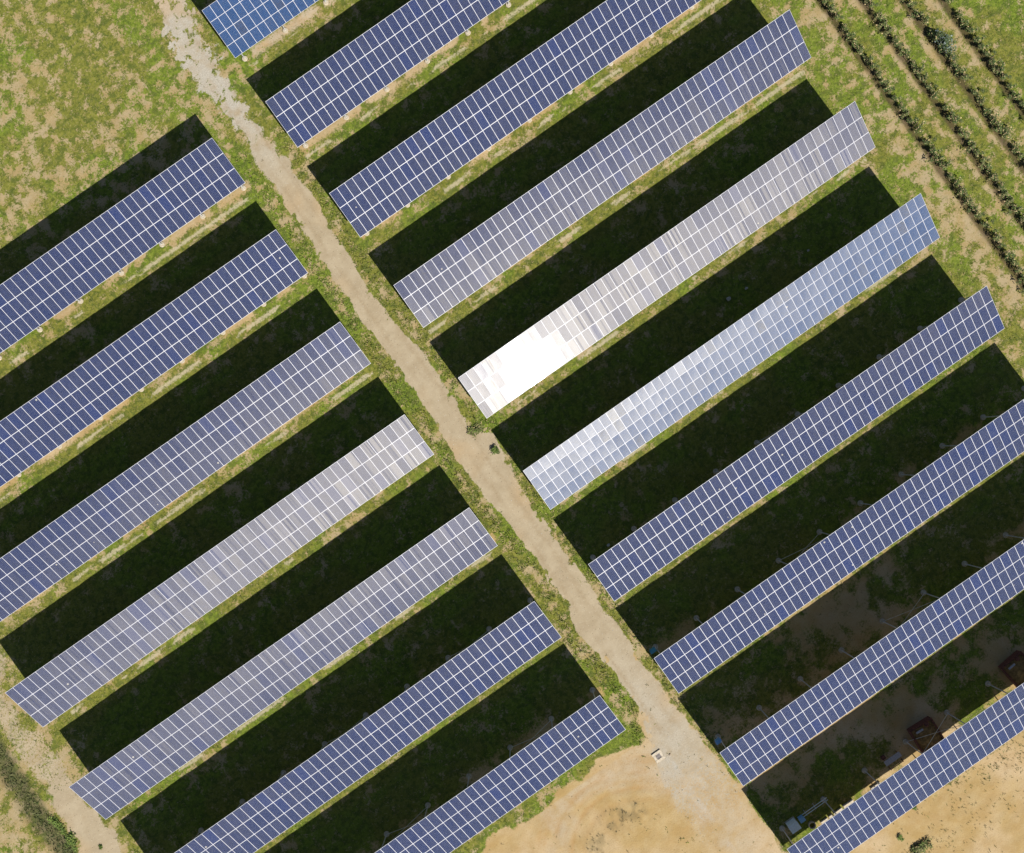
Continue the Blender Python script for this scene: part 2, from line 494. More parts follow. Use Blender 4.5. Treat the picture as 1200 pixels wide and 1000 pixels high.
# ------------------------------------------------------------------ ground (one sheet to the horizon)
def ground_material():
    t = NT('ground')
    geo = t.n('NewGeometry').outputs['Position']
    A = {k: t.attr(k)[0] for k in ('gravel', 'soil', 'dry', 'lush', 'furrow', 'rut', 'grey', 'weed', 'pale', 'ditch')}
    n_f = t.noise(geo, 2.6, 5.0, 0.7)
    n_m = t.noise(geo, 0.55, 4.0, 0.6)
    n_l = t.noise(geo, 0.10, 3.0, 0.5)
    n_x = t.noise(geo, 7.0, 3.0, 0.7)
    n_c = t.noise(geo, 1.25, 3.0, 0.6, 0.4)
    # grass
    gd = t.mix(t.smooth(n_f, 0.36, 0.64), (0.086, 0.100, 0.012), (0.175, 0.172, 0.032))
    gl = t.mix(t.smooth(n_f, 0.36, 0.64), (0.068, 0.110, 0.009), (0.145, 0.190, 0.020))
    grass = t.mix(A['lush'], gd, gl)
    grass = t.mix(t.math('MULTIPLY', t.smooth(n_c, 0.48, 0.60), 0.75), grass, (0.045, 0.070, 0.012))
    grass = t.mix(t.math('MULTIPLY', t.smooth(n_x, 0.54, 0.70), 0.5), grass, (0.24, 0.20, 0.07))
    grass = t.mix(t.lin(n_l, 0.3, 0.7, 0, 0.30), grass, (0.145, 0.145, 0.028))
    dcol = t.mix(t.smooth(n_m, 0.35, 0.65), (0.265, 0.195, 0.085), (0.30, 0.235, 0.135))
    dcol = t.mix(t.smooth(n_x, 0.5, 0.75), dcol, (0.35, 0.28, 0.17))
    n_g = t.noise(geo, 3.4, 6.0, 0.8, 0.4)
    fade = t.math('ADD', A['dry'], t.math('MULTIPLY', t.math('SUBTRACT', n_g, 0.5), 4.6))
    c = t.mix(t.smooth(fade, 0.34, 0.72), grass, dcol)
    pf = t.math('ADD', A['pale'], t.math('MULTIPLY', t.math('SUBTRACT', n_g, 0.5), 2.2))
    c = t.mix(t.math('MULTIPLY', t.smooth(pf, 0.40, 0.95), 0.8), c, (0.37, 0.32, 0.215))
    # ochre soil
    so = t.mix(t.smooth(n_m, 0.3, 0.7), (0.310, 0.212, 0.086), (0.355, 0.262, 0.130))
    so = t.mix(t.smooth(n_l, 0.45, 0.62), so, (0.40, 0.30, 0.175))
    so = t.mix(t.math('MULTIPLY', A['grey'], t.smooth(n_m, 0.1, 0.6)), so, (0.36, 0.30, 0.22))
    so = t.mix(t.math('MULTIPLY', t.smooth(n_x, 0.5, 0.72), 0.6), so, (0.25, 0.15, 0.06))
    vs = t.n('TexVoronoi', feature='F1'); t.l(geo, vs.inputs['Vector']); vs.inputs['Scale'].default_value = 1.7
    vc = t.n('SeparateColor'); t.l(vs.outputs['Color'], vc.inputs[0])
    dots = t.math('MULTIPLY', t.math('LESS_THAN', t.math('ADD', vs.outputs['Distance'], t.math('MULTIPLY', n_x, 0.3)), 0.30), t.smooth(vc.outputs[0], 0.55, 0.9))
    so = t.mix(t.math('MULTIPLY', dots, 0.45), so, (0.16, 0.12, 0.045))
    n_s = t.noise(geo, 0.35, 6.0, 0.75, 0.0)
    so = t.mix(t.math('MULTIPLY', t.smooth(n_s, 0.44, 0.66), 0.45), so, (0.290, 0.185, 0.075))
    so = t.mix(t.math('MULTIPLY', A['rut'], 0.8), so, (0.30, 0.165, 0.055))
    sf = t.math('ADD', A['soil'], t.math('MULTIPLY', t.math('SUBTRACT', n_g, 0.5), 2.0))
    c = t.mix(t.smooth(sf, 0.25, 0.78), c, so)
    # gravel and trodden track
    gr = t.mix(t.smooth(n_m, 0.3, 0.7), (0.285, 0.228, 0.148), (0.340, 0.280, 0.190))
    grey = t.mix(t.smooth(n_x, 0.4, 0.7), (0.30, 0.275, 0.225), (0.41, 0.37, 0.31))
    gr = t.mix(t.math('MULTIPLY', A['grey'], t.smooth(n_m, 0.2, 0.62)), gr, grey)
    gr = t.mix(t.math('MULTIPLY', t.smooth(n_l, 0.5, 0.66), 0.5), gr, (0.36, 0.245, 0.125))
    vor = t.n('TexVoronoi', feature='F1'); t.l(geo, vor.inputs['Vector']); vor.inputs['Scale'].default_value = 5.0
    pb = t.math('LESS_THAN', vor.outputs['Distance'], 0.22)
    sv = t.n('SeparateColor'); t.l(vor.outputs['Color'], sv.inputs[0])
    gr = t.mix(t.math('MULTIPLY', pb, t.math('MULTIPLY', t.smooth(sv.outputs[0], 0.4, 0.9), 0.5)), gr, (0.46, 0.40, 0.32))
    gr = t.mix(t.math('MULTIPLY', pb, t.math('MULTIPLY', t.smooth(sv.outputs[1], 0.72, 0.95), 0.8)), gr, (0.13, 0.10, 0.06))
    gr = t.mix(t.math('MULTIPLY', A['rut'], t.smooth(n_f, 0.3, 0.6)), gr, (0.245, 0.185, 0.110))
    gf = t.math('ADD', A['gravel'], t.math('MULTIPLY', t.math('SUBTRACT', n_g, 0.5), 1.9))
    c = t.mix(t.smooth(gf, 0.36, 0.62), c, gr)
    c = t.mix(t.math('MULTIPLY', A['furrow'], 0.85), c, (0.060, 0.042, 0.022))
    c = t.mix(t.math('MULTIPLY', A['weed'], 0.55), c, (0.14, 0.11, 0.055))
    c = t.mix(t.math('MULTIPLY', A['ditch'], 0.8), c, (0.060, 0.062, 0.028))
    b = t.bsdf(c, 0.95, 0, 0.15)
    bump = t.n('Bump')
    bump.inputs['Strength'].default_value = 0.6
    bump.inputs['Distance'].default_value = 0.06
    hb = t.math('ADD', t.math('MULTIPLY', n_x, 0.6), n_f)
    t.l(hb, bump.inputs['Height'])
    t.l(bump.outputs[0], b.inputs['Normal'])
    return t.mat


def axis(lo, hi, step):
    core = np.arange(lo, hi + step / 2, step)
    g = np.cumsum(0.3 * 1.22 ** np.arange(1, 43))
    return np.concatenate([lo - g[::-1], core, hi + g])


gx, gy = axis(-80, 82, 0.26), axis(-76, 82, 0.26)
X, Y = np.meshgrid(gx, gy)
X, Y = X.ravel(), Y.ravel()
F = fields(X, Y)
Z = relief(X, Y, F)
Z = np.where((np.abs(X) < 130) & (np.abs(Y) < 130), Z, -0.05)
nx, ny = len(gx), len(gy)
me = bpy.data.meshes.new('ground')
me.vertices.add(nx * ny)
me.vertices.foreach_set('co', np.stack([X, Y, Z], 1).astype(np.float32).ravel())
ii = (np.arange(ny - 1)[:, None] * nx + np.arange(nx - 1)[None, :]).ravel()
quads = np.stack([ii, ii + 1, ii + nx + 1, ii + nx], 1).astype(np.int32)
me.loops.add(quads.size)
me.loops.foreach_set('vertex_index', quads.ravel())
me.polygons.add(len(quads))
me.polygons.foreach_set('loop_start', np.arange(0, quads.size, 4, dtype=np.int32))
me.update(calc_edges=True)
me.polygons.foreach_set('use_smooth', np.ones(len(quads), bool))
for k in ('gravel', 'soil', 'dry', 'lush', 'furrow', 'rut', 'grey', 'weed', 'pale', 'ditch'):
    a = me.attributes.new(k, 'FLOAT', 'POINT')
    a.data.foreach_set('value', F[k].astype(np.float32))
me.materials.append(ground_material())
ground = link(bpy.data.objects.new('ground', me))
tag(ground, 'patchy green and ochre ground with a pale gravel track between the solar blocks', 'ground', kind='structure')


def ground_z(x, y):
    return float(relief(np.array([float(x)]), np.array([float(y)]))[0])


# ------------------------------------------------------------------ grass and weeds (stuff)
def leaf_material(name, sat=1.0):
    t = NT(name)
    col = t.attr('tint')[1]
    b = t.bsdf(col, 0.75, 0, 0.2)
    return t.mat


M_LEAF = leaf_material('leaf_blades')


def in_view(x, y, margin=4.0):
    # footprint of the frame on the ground, a little enlarged
    c = np.array([(-19.9, 78.3), (78.1, 9.3), (20.8, -70.9), (-75.9, -3.8)])
    return poly_sd(x, y, c) > -margin


def blades(name, x, y, z, size, height, tint, nb, label, cat, kind='stuff'):
    """nb splayed triangular leaves per tuft"""
    n = len(x)
    a = rng.random((n, nb)) * 2 * np.pi
    lean = rng.uniform(0.35, 1.0, (n, nb))
    ln = size[:, None] * rng.uniform(0.6, 1.2, (n, nb))
    hh = height[:, None] * rng.uniform(0.5, 1.1, (n, nb)) * (1.25 - 0.5 * lean)
    ca, sa = np.cos(a), np.sin(a)
    w = ln * 0.30
    ox = (rng.random((n, nb)) - .5) * size[:, None] * 0.6
    oy = (rng.random((n, nb)) - .5) * size[:, None] * 0.6
    bx, by = x[:, None] + ox, y[:, None] + oy
    z0 = z[:, None] + 0 * ox
    p0 = np.stack([bx - sa * w * .5, by + ca * w * .5, z0 - 0.03], -1)
    p1 = np.stack([bx + sa * w * .5, by - ca * w * .5, z0 - 0.03], -1)
    p2 = np.stack([bx + ca * ln * lean + sa * w * .45, by + sa * ln * lean - ca * w * .45, z0 + hh * 0.9], -1)
    p3 = np.stack([bx + ca * ln * lean * 1.3, by + sa * ln * lean * 1.3, z0 + hh], -1)
    P = np.stack([p0, p1, p2, p3], 2).reshape(-1, 3)
    nq = n * nb
    me = bpy.data.meshes.new(name)
    me.vertices.add(nq * 4)
    me.vertices.foreach_set('co', P.astype(np.float32).ravel())
    me.loops.add(nq * 4)
    me.loops.foreach_set('vertex_index', np.arange(nq * 4, dtype=np.int32))
    me.polygons.add(nq)
    me.polygons.foreach_set('loop_start', np.arange(0, nq * 4, 4, dtype=np.int32))
    me.update(calc_edges=True)
    c = np.repeat(tint[:, None, :], nb, 1) * rng.uniform(0.75, 1.25, (n, nb, 1))
    c = np.repeat(c.reshape(-1, 3), 4, 0)
    c4 = np.concatenate([c, np.ones((len(c), 1))], 1).astype(np.float32)
    at = me.attributes.new('tint', 'FLOAT_COLOR', 'POINT')
    at.data.foreach_set('color', c4.ravel())
    me.materials.append(M_LEAF)
    return tag(link(bpy.data.objects.new(name, me)), label, cat, kind=kind)


N = 430000
tx = rng.uniform(-78, 80, N); ty = rng.uniform(-73, 80, N)
k = in_view(tx, ty)
tx, ty = tx[k], ty[k]
FT = fields(tx, ty)
bare = np.maximum.reduce([FT['gravel'], FT['soil'] * 0.97, FT['dry'] ** 2 * 0.95, FT['furrow'] * 0.6, FT['pale'] * .8])
clump = sstep(fbm(tx, ty, 0.7, 91, 3), 0.35, 0.6)
edge_boost = np.exp(-((FT['road'] + 1.0) / 0.9) ** 2) * (ty < 47)
prob = (1 - bare) ** 1.3 * (0.30 + 0.70 * clump) + 0.5 * edge_boost * (1 - bare)
prob = np.maximum(prob, FT['ditch'] * 0.8)
k = rng.random(len(tx)) < prob
tx, ty = tx[k], ty[k]
FT = {a: b[k] for a, b in FT.items()}
eb = edge_boost[k]
n = len(tx)
size = rng.uniform(0.10, 0.22, n) * (1 + 0.7 * eb + 0.9 * FT['ditch'])
hgt = rng.uniform(0.05, 0.16, n) * (1 + 0.9 * eb + 0.9 * FT['ditch'])
pal = np.array([(0.110, 0.125, 0.017), (0.160, 0.165, 0.030), (0.210, 0.190, 0.060), (0.065, 0.095, 0.014)])
pi = rng.integers(0, 4, n)
tint = pal[pi]
lush = np.array([(0.100, 0.155, 0.014)])
L = FT['lush'][:, None]
tint = tint * (1 - 0.7 * L) + lush * 0.7 * L
straw = np.array([(0.30, 0.235, 0.115)])
st = (rng.random(n) < (0.10 + 0.25 * FT['dry'] + 0.12 * eb))[:, None] * 0.75
tint = tint * (1 - st) + straw * st
cl = sstep(fbm(tx, ty, 0.9, 93, 2), 0.52, 0.64)[:, None] * 0.6
tint = tint * (1 - cl) + np.array([(0.060, 0.088, 0.014)]) * cl
dk = (np.clip(FT['ditch'] * 1.2, 0, 1) * 0.7)[:, None]
tint = tint * (1 - dk) + np.array([(0.050, 0.058, 0.026)]) * dk
tz = relief(tx, ty, FT)
blades('grass', tx, ty, tz, size, hgt, tint, 3, 'short patchy green grass between the solar tables and along the gravel track', 'grass')

# scattered weeds on the bare soil and stony track
N = 170000
wx = rng.uniform(-66, 60, N); wy = rng.uniform(-73, 72, N)
k = in_view(wx, wy); wx, wy = wx[k], wy[k]
FW = fields(wx, wy)
pr = 0.035 * FW['soil'] * sstep(fbm(wx, wy, 1.2, 95, 3), 0.52, 0.7) + 0.85 * FW['weed'] + 0.9 * FW['weed2']
pr = pr + 0.09 * FW['gravel'] * FW['grey'] * (wy > 38) * (1 - sstep(FW['road'], 0.4, 1.6))
pr = pr + 0.30 * FW['soil'] * sstep(wx, 8, 18) * (wy < -57) * sstep(fbm(wx, wy, 1.5, 97, 3), 0.45, 0.6)
k = rng.random(len(wx)) < pr
wx, wy = wx[k], wy[k]
FW = {a: b[k] for a, b in FW.items()}
n = len(wx)
c = np.array([(0.085, 0.090, 0.030), (0.11, 0.12, 0.03), (0.13, 0.105, 0.05)])[rng.integers(0, 3, n)]
c = np.where(FW['weed'][:, None] > 0.3, np.array([(0.12, 0.10, 0.055)]), c)
c = np.where(FW['weed2'][:, None] > 0.3, np.array([(0.075, 0.105, 0.020)]), c)
blades('weeds', wx, wy, relief(wx, wy, FW), rng.uniform(0.08, 0.22, n), rng.uniform(0.05, 0.22, n), c, 4,
       'scattered low weeds on the ochre soil and the stony track', 'weeds')


# pebbles on the track and yard
def rocks_mesh(name, x, y, s, mat, label, cat, kind=None, parent=None):
    base = np.array([(1, 0, 0), (0.3, 0.95, 0), (-0.8, 0.6, 0), (-0.8, -0.6, 0), (0.3, -0.95, 0), (0.1, 0.05, 0.55)])
    fs0 = [(0, 1, 5), (1, 2, 5), (2, 3, 5), (3, 4, 5), (4, 0, 5)]
    V = []; Fc = []
    z = relief(x, y)
    for i in range(len(x)):
        a = rng.random() * 6.28; ca, sa = math.cos(a), math.sin(a)
        b = base * (s[i] * rng.uniform(.7, 1.3, 3))
        V += [(x[i] + p[0] * ca - p[1] * sa, y[i] + p[0] * sa + p[1] * ca, z[i] - 0.02 + p[2]) for p in b]
        Fc += [tuple(q + 6 * i for q in f) for f in fs0]
    return tag(mesh_obj(name, V, Fc, mat, parent), label, cat, kind=kind)


N = 9000
px = rng.uniform(-9, 2, N); py = rng.uniform(-60, 72, N)
FP = fields(px, py)
k = rng.random(N) < (0.12 + 0.5 * FP['grey']) * FP['gravel'] + 0.03 * FP['soil']
px, py = px[k], py[k]
rocks_mesh('pebbles', px, py, rng.uniform(0.03, 0.085, len(px)), M_STONE, 'small loose pebbles strewn over the gravel track', 'pebbles', kind='stuff')

# ------------------------------------------------------------------ solar tables
ct, stn = math.cos(TILT), math.sin(TILT)


def cam_project(p):
    q = Matrix(CAM_R).transposed() @ (Vector(p) - Vector((0, 0, CAM_H)))
    return q.x / -q.z * 1202.2 + 600, 500 - q.y / -q.z * 1202.2


def on_plane(u, v, w):
    """table coordinates: u along the row, v up the slope, w along the normal, from the low edge"""
    return (u, v * ct - w * stn, ZLOW + v * stn + w * ct)


def module_data(col, tier, tiers, tid, mseed):
    r = random.Random(mseed)
    pv = WID / tiers
    u0, u1 = col * MW + 0.0015, (col + 1) * MW - 0.0015
    v0, v1 = tier * pv + 0.002, (tier + 1) * pv - 0.002
    fr = 0.026
    gu0, gu1, gv0, gv1 = u0 + fr, u1 - fr, v0 + fr, v1 - fr
    if tiers == 3:
        gv0 += 0.009; gv1 -= 0.009
    sag = (0.0028 if tiers == 4 else 0.0014) * r.uniform(0.5, 1.4)
    ta, tb = r.gauss(0, 0.0032), r.gauss(0, 0.0022)       # small mounting errors, radians
    uc, vc = (u0 + u1) / 2, (v0 + v1) / 2
    V = []; Fc = []; fm = []; uv = []
    tilt = lambda u, v: ta * (u - uc) + tb * (v - vc)
    n = 4
    for j in range(n + 1):
        for i in range(n + 1):
            a, b = i / n, j / n
            u, v = gu0 + (gu1 - gu0) * a, gv0 + (gv1 - gv0) * b
            V.append(on_plane(u, v, 0.04 + tilt(u, v) - sag * 16 * a * (1 - a) * b * (1 - b)))
    def UV(a, b): return (tid * 200 + col + 0.001 + 0.998 * a, tier + 0.001 + 0.998 * b)
    for j in range(n):
        for i in range(n):
            k = j * (n + 1) + i
            Fc.append((k, k + 1, k + n + 2, k + n + 1)); fm.append(0)
            uv += [UV(i / n, j / n), UV((i + 1) / n, j / n), UV((i + 1) / n, (j + 1) / n), UV(i / n, (j + 1) / n)]
    k = len(V)
    ri = [(gu0, gv0), (gu1, gv0), (gu1, gv1), (gu0, gv1)]
    ro = [(u0, v0), (u1, v0), (u1, v1), (u0, v1)]
    V += [on_plane(u, v, 0.043 + tilt(u, v)) for u, v in ri]
    V += [on_plane(u, v, 0.043 + tilt(u, v)) for u, v in ro]
    V += [on_plane(u, v, 0.0 + tilt(u, v)) for u, v in ro]
    for q in range(4):
        p = (q + 1) % 4
        Fc.append((k + 4 + q, k + 4 + p, k + p, k + q)); fm.append(1)
        Fc.append((k + 8 + q, k + 8 + p, k + 4 + p, k + 4 + q)); fm.append(1)
    Fc.append((k + 11, k + 10, k + 9, k + 8)); fm.append(2)
    uv += [(0, 0)] * (4 * 9)
    return V, Fc, fm, uv


POST_U = [0.86 + 5.78 * i for i in range(10)]
_post_cache = {}


def post_mesh(rear, braces):
    key = rear
    if key not in _post_cache:
        v = 4.983 if rear else 0.818
        vv = v / ct
        top = ZLOW + vv * stn - 0.16
        _post_cache[key] = (
            MB().beam((0, 0, 0.1), (0, 0, top), 0.13, 0.13, 8),
            MB().lathe((0, 0, 0), [(0.33, -0.15), (0.33, 0.10), (0.29, 0.16), (0.10, 0.17)], 16), v)
    return _post_cache[key]


pm = {}
for rear in (True, False):
    p, f, v = post_mesh(rear, None)
    a = p.build('post', M_STEEL); b = f.build('footing', M_CONC)
    pm[rear] = (a.data, b.data, v)
    bpy.data.objects.remove(a); bpy.data.objects.remove(b)


def table(tid, x0, ylow, tiers, label, bays, group):
    root = empty('solar_table', (x0, ylow, 0), label, 'solar table', group)
    pv = WID / tiers
    glass = M_GLASS4 if tiers == 4 else M_GLASS
    cells = []
    for tier in range(tiers):
        for col in range(NCOL):
            c = on_plane((col + .5) * MW, (tier + .5) * pv, 0)
            X_, Y_ = cam_project((x0 + c[0], ylow + c[1], c[2]))
            off = max(0, -X_, X_ - 1200, -Y_, Y_ - 1000)
            cells.append((off + 0.02 * math.hypot(X_ - 600, Y_ - 500), col, tier))
    cells.sort()
    rest = ([], [], [], [])
    for i, (_, col, tier) in enumerate(cells):
        V, Fc, fm, uv = module_data(col, tier, tiers, tid, tid * 1000 + col * 5 + tier)
        if i < 100:
            mesh_obj('solar_module', V, Fc, [glass, M_FRAME, M_BACK], root, fm, uv)
        else:
            k = len(rest[0]); rest[0].extend(V); rest[1].extend(tuple(q + k for q in f) for f in Fc)
            rest[2].extend(fm); rest[3].extend(uv)
    o = mesh_obj('solar_module', rest[0], rest[1], [glass, M_FRAME, M_BACK], root, rest[2], rest[3])
    o['kind'] = 'stuff'
    # steel structure
    for v in (0.75, 2.2, 3.75, 5.2):
        MB().beam(on_plane(0.05, v, -0.05), on_plane(LEN - 0.05, v, -0.05), 0.06, 0.09).build('purlin', M_STEEL, root)
    for u in POST_U:
        MB().beam(on_plane(u, 0.15, -0.16), on_plane(u, 5.8, -0.16), 0.08, 0.12).build('rafter', M_STEEL, root)
        for rear in (True, False):
            pd, fd, v = pm[rear]
            po = link(bpy.data.objects.new('post', pd), root); po.location = (u, v, 0)
            link(bpy.data.objects.new('footing', fd), po)
    for bay in bays:
        u0, u1 = POST_U[bay], POST_U[bay + 1]
        MB().beam((u0, 4.983 + .03, 0.25), (u1, 4.983 + .03, 4.9), 0.04).build('brace', M_STEEL, root)
        MB().beam((u1, 4.983 - .03, 0.25), (u0, 4.983 - .03, 4.9), 0.04).build('brace', M_STEEL, root)
    return root


GL, GR = 'solar tables left of the gravel track', 'solar tables right of the gravel track'
LEFT = {
    1: 'dark blue solar table beside the grass field, uppermost left of the track',
    2: 'dark blue solar table second from the top, left of the track',
    3: 'slate blue solar table just above the greyish white one left of the track',
    4: 'greyish white solar table left of the gravel track',
    5: 'grey blue solar table directly below the greyish white one left of the track',
    6: 'blue solar table left of the track, second from the bottom',
    7: 'blue solar table bordering the bare sandy yard, lowest left of the track'}
RIGHT = {
    0: 'light blue four tier solar table cut by the top edge beside the stony track',
    1: 'deep blue solar table cut by the top edge, second right of the track',
    2: 'blue solar table right of the track, just below the two cut at the top left',
    3: 'blue solar table paling to lilac near the track, directly above the glaring white one',
    4: 'solar table with blinding white sun glare at its track end',
    5: 'four tier solar table, light blue at its field end, milky white by the track',
    6: 'lilac blue solar table directly below the four tier one with a white end',
    7: 'blue solar table with a small teal box hanging at its track end',
    8: 'blue solar table whose track end is beside the square concrete manhole',
    9: 'blue solar table beside the sandy ground in the lower right corner'}
for kk, yy in YL.items():
    table(kk, XL - LEN, yy, 3, LEFT[kk], (4, 7), GL)
for kk, yy in YR.items():
    table(20 + kk, XR, yy, 4 if kk in (0, 5) else 3, RIGHT[kk], {7: (3,), 8: (4,), 9: (3,)}.get(kk, (4,)), GR)


# ------------------------------------------------------------------ electrical equipment
def small_box(x, y, mat, label):
    r = empty('inverter_box', (x, y, 0), label, 'inverter box', 'small inverter boxes at the track ends of tables')
    MB().box((0, 0, 1.5), (0.62, 0.34, 0.75), 0.03).build('housing', mat, r)
    MB().box((0, 0, 1.93), (0.74, 0.46, 0.06), 0.015).build('rain_hood', mat, r)
    MB().box((0, -0.19, 1.5), (0.5, 0.03, 0.6), 0.008).build('door', mat, r)
    MB().beam((-0.2, 0, 0), (-0.2, 0, 1.14), 0.05, 0.05, 8).build('conduit', M_STEEL, r)
    MB().beam((0.2, 0, 0), (0.2, 0, 1.14), 0.05, 0.05, 8).build('conduit', M_STEEL, r)
    return r


small_box(-0.75, -27.35, M_TEAL, 'small teal box in shadow by a table end, above the bright blue box')
small_box(-0.55, -39.95, M_BLUE, 'small bright blue box in shadow near the square concrete manhole')

r = empty('electrical_cabinet', (0.95, -52.9, 0), 'large pale cabinet in shadow behind the lowest right table', 'cabinet')
MB().box((0, 0, 0.10), (1.25, 1.0, 0.2), 0.02).build('plinth', M_CONC, r)
MB().box((0, 0, 0.85), (1.1, 0.85, 1.28), 0.03).build('housing', M_CAB, r)
MB().box((0, 0, 1.53), (1.22, 0.97, 0.07), 0.02).build('roof', M_CAB, r)
d = MB().box((0, -0.44, 0.85), (0.98, 0.03, 1.15), 0.008).build('door', M_CAB, r)
MB().box((0.38, -0.47, 0.9), (0.04, 0.03, 0.18)).build('handle', M_STEEL, d)
r = empty('junction_box', (2.15, -52.85, 0), 'small blue junction box beside the large pale cabinet at the end of the cable tray', 'junction box')
MB().box((0, 0, 0.75), (0.6, 0.5, 0.7), 0.03).build('housing', M_BLUE, r)
MB().box((0, 0, 1.12), (0.68, 0.58, 0.05), 0.01).build('lid', M_BLUE, r)
for s_ in (-1, 1):
    MB().beam((s_ * 0.22, 0, 0), (s_ * 0.22, 0, 0.4), 0.06).build('leg', M_STEEL, r)
r = empty('cable_tray', (4.2, -52.75, 0), 'pair of pale parallel conduits running from the small blue junction box in the shade', 'cable tray')
MB().beam((-1.7, -0.14, 0.6), (1.7, -0.14, 0.6), 0.07, 0.07, 8).build('conduit', M_CAB, r)
MB().beam((-1.7, 0.14, 0.6), (1.7, 0.14, 0.6), 0.07, 0.07, 8).build('conduit', M_CAB, r)
for u in (-1.3, 0.0, 1.4):
    MB().beam((u, -0.3, 0.53), (u, 0.3, 0.53), 0.05).beam((u, -0.25, 0), (u, -0.25, 0.53), 0.05).beam((u, 0.25, 0), (u, 0.25, 0.53), 0.05).build('support', M_STEEL, r)

# manhole
r = empty('manhole', (-7.2, -38.0, 0.02), 'square pale concrete manhole with a dark grate in the sandy fork of the track', 'manhole')
mb = MB()
mb.box((0, 0.43, 0.04), (1.18, 0.30, 0.16), 0.02).box((0, -0.43, 0.04), (1.18, 0.30, 0.16), 0.02)
mb.box((0.43, 0, 0.038), (0.30, 0.55, 0.15), 0.02).box((-0.43, 0, 0.038), (0.30, 0.55, 0.15), 0.02)
mb.build('collar', M_CONCW, r)
mb = MB()
for i in range(7):
    mb.box((-0.24 + i * 0.08, 0, 0.07), (0.05, 0.55, 0.04))
mb.box((0, 0, 0.045), (0.56, 0.1, 0.03))
mb.build('grate', M_GRATE, r)
MB().box((0, 0, -0.02), (0.56, 0.56, 0.06)).build('cover_plate', M_GRATE, r)


# rust red containers and grey board under the last rows
def skip(x, y, rz, label):
    r = empty('open_container', (x, y, 0), label, 'container', 'rusty open containers in the lowest shadow', rz)
    w, l, h = 2.9, 3.1, 0.95
    mb = MB()
    mb.box((0, l / 2, h / 2), (w, 0.10, h)).box((0, -l / 2, h / 2), (w, 0.10, h))
    mb.box((w / 2 - .05, 0, h / 2), (0.10, l - .11, h - .01)).box((-w / 2 + .05, 0, h / 2), (0.10, l - .11, h - .01))
    mb.build('wall', M_RUST, r)
    mb = MB()
    for a in (-1, 1):
        mb.box((0, a * (l / 2 + 0.02), h + 0.04), (w + 0.14, 0.2, 0.08), 0.01)
        mb.box((a * (w / 2 - 0.03), 0, h + 0.037), (0.2, l - 0.2, 0.08), 0.01)
    mb.build('rim', M_RUST, r)
    g = 10; V = []; Fc = []
    for j in range(g + 1):
        for i in range(g + 1):
            a, b = i / g - .5, j / g - .5
            V.append((a * (w - .2), b * (l - .2), 0.72 + 0.45 * math.exp(-(a * a + b * b) * 7) + random.uniform(-.06, .06)))
    for j in range(g):
        for i in range(g):
            q = j * (g + 1) + i; Fc.append((q, q + 1, q + g + 2, q + g + 1))
    mesh_obj('soil_load', V, Fc, M_SOILFILL, r, smooth=True)
    MB().box((-0.5, 1.1, 1.2), (0.9, 0.22, 0.12), 0.02).build('timber', M_PLANK, r)
    MB().lathe((0.6, 1.3, 0.95), [(0.26, 0), (0.30, 0.12), (0.22, 0.28), (0.05, 0.32)], 12).build('bucket', M_RUST, r)
    return r


skip(19.3, -53.4, R(-3), 'rusty red open container of soil in the shadow beside the lowest right table')
skip(32.3, -53.3, R(6), 'rusty red open container cut by the right edge of the photo in the lowest shadow')
r = empty('workbench', (14.6, -53.6, 0), 'grey board lying on a rusty red frame in the shadow left of the soil container', 'workbench')
MB().box((0, 0.35, 0.80), (2.1, 0.62, 0.07), 0.015).build('board', M_PLANK, r)
mb = MB()
for a in (-1, 1):
    for b in (-1, 1):
        mb.beam((a * 0.85, b * 0.6, 0), (a * 0.85, b * 0.6, 0.74), 0.08)
    mb.beam((a * 0.85, -0.63, 0.70), (a * 0.85, 0.64, 0.70), 0.07)
mb.beam((-0.88, -0.6, 0.62), (0.88, -0.6, 0.62), 0.07)
mb.build('frame', M_RUST, r)
MB().box((-0.75, 0.85, 0.2), (0.5, 0.4, 0.4), 0.03).build('crate', M_RUST, r)

# concrete slabs on the sunlit strip behind the last table
slabs = [(7.55, -54.85, 1.35, 0.42, 'long pale concrete block beside the orange soil, rightmost of those by the red earth'),
         (6.1, -54.88, 1.15, 0.36, 'pale concrete block second from the right by the orange soil behind the lowest table'),
         (5.05, -54.88, 0.45, 0.40, 'smallest pale concrete block between two longer ones behind the lowest table'),
         (4.2, -54.9, 0.95, 0.40, 'pale concrete block nearest the round concrete ring'),
         (11.3, -55.0, 1.3, 0.40, 'pale concrete block lying alone left of the grey board')]
for x_, y_, w_, d_, lb in slabs:
    o = MB().box((0, 0, 0.11), (w_, d_, 0.26), 0.03).build('concrete_block', M_CONCW)
    o.location = (x_, y_, 0); o.rotation_euler = (0, 0, random.uniform(-.05, .05))
    tag(o, lb, 'concrete block', 'pale concrete blocks behind the lowest right table')
mb = MB()
n_ = 24; V = []
for r_, z_ in ((0.42, 0), (0.42, 0.35), (0.31, 0.35), (0.31, 0.0)):
    V += [(r_ * math.cos(2 * math.pi * i / n_), r_ * math.sin(2 * math.pi * i / n_), z_) for i in range(n_)]
mb.add(V, [(j * n_ + i, j * n_ + (i + 1) % n_, (j + 1) * n_ + (i + 1) % n_, (j + 1) * n_ + i) for j in range(3) for i in range(n_)])
o = mb.build('concrete_ring', M_CONC); o.location = (2.75, -54.4, 0)
tag(o, 'round concrete ring behind the lowest right table near the pale cabinet', 'concrete ring')


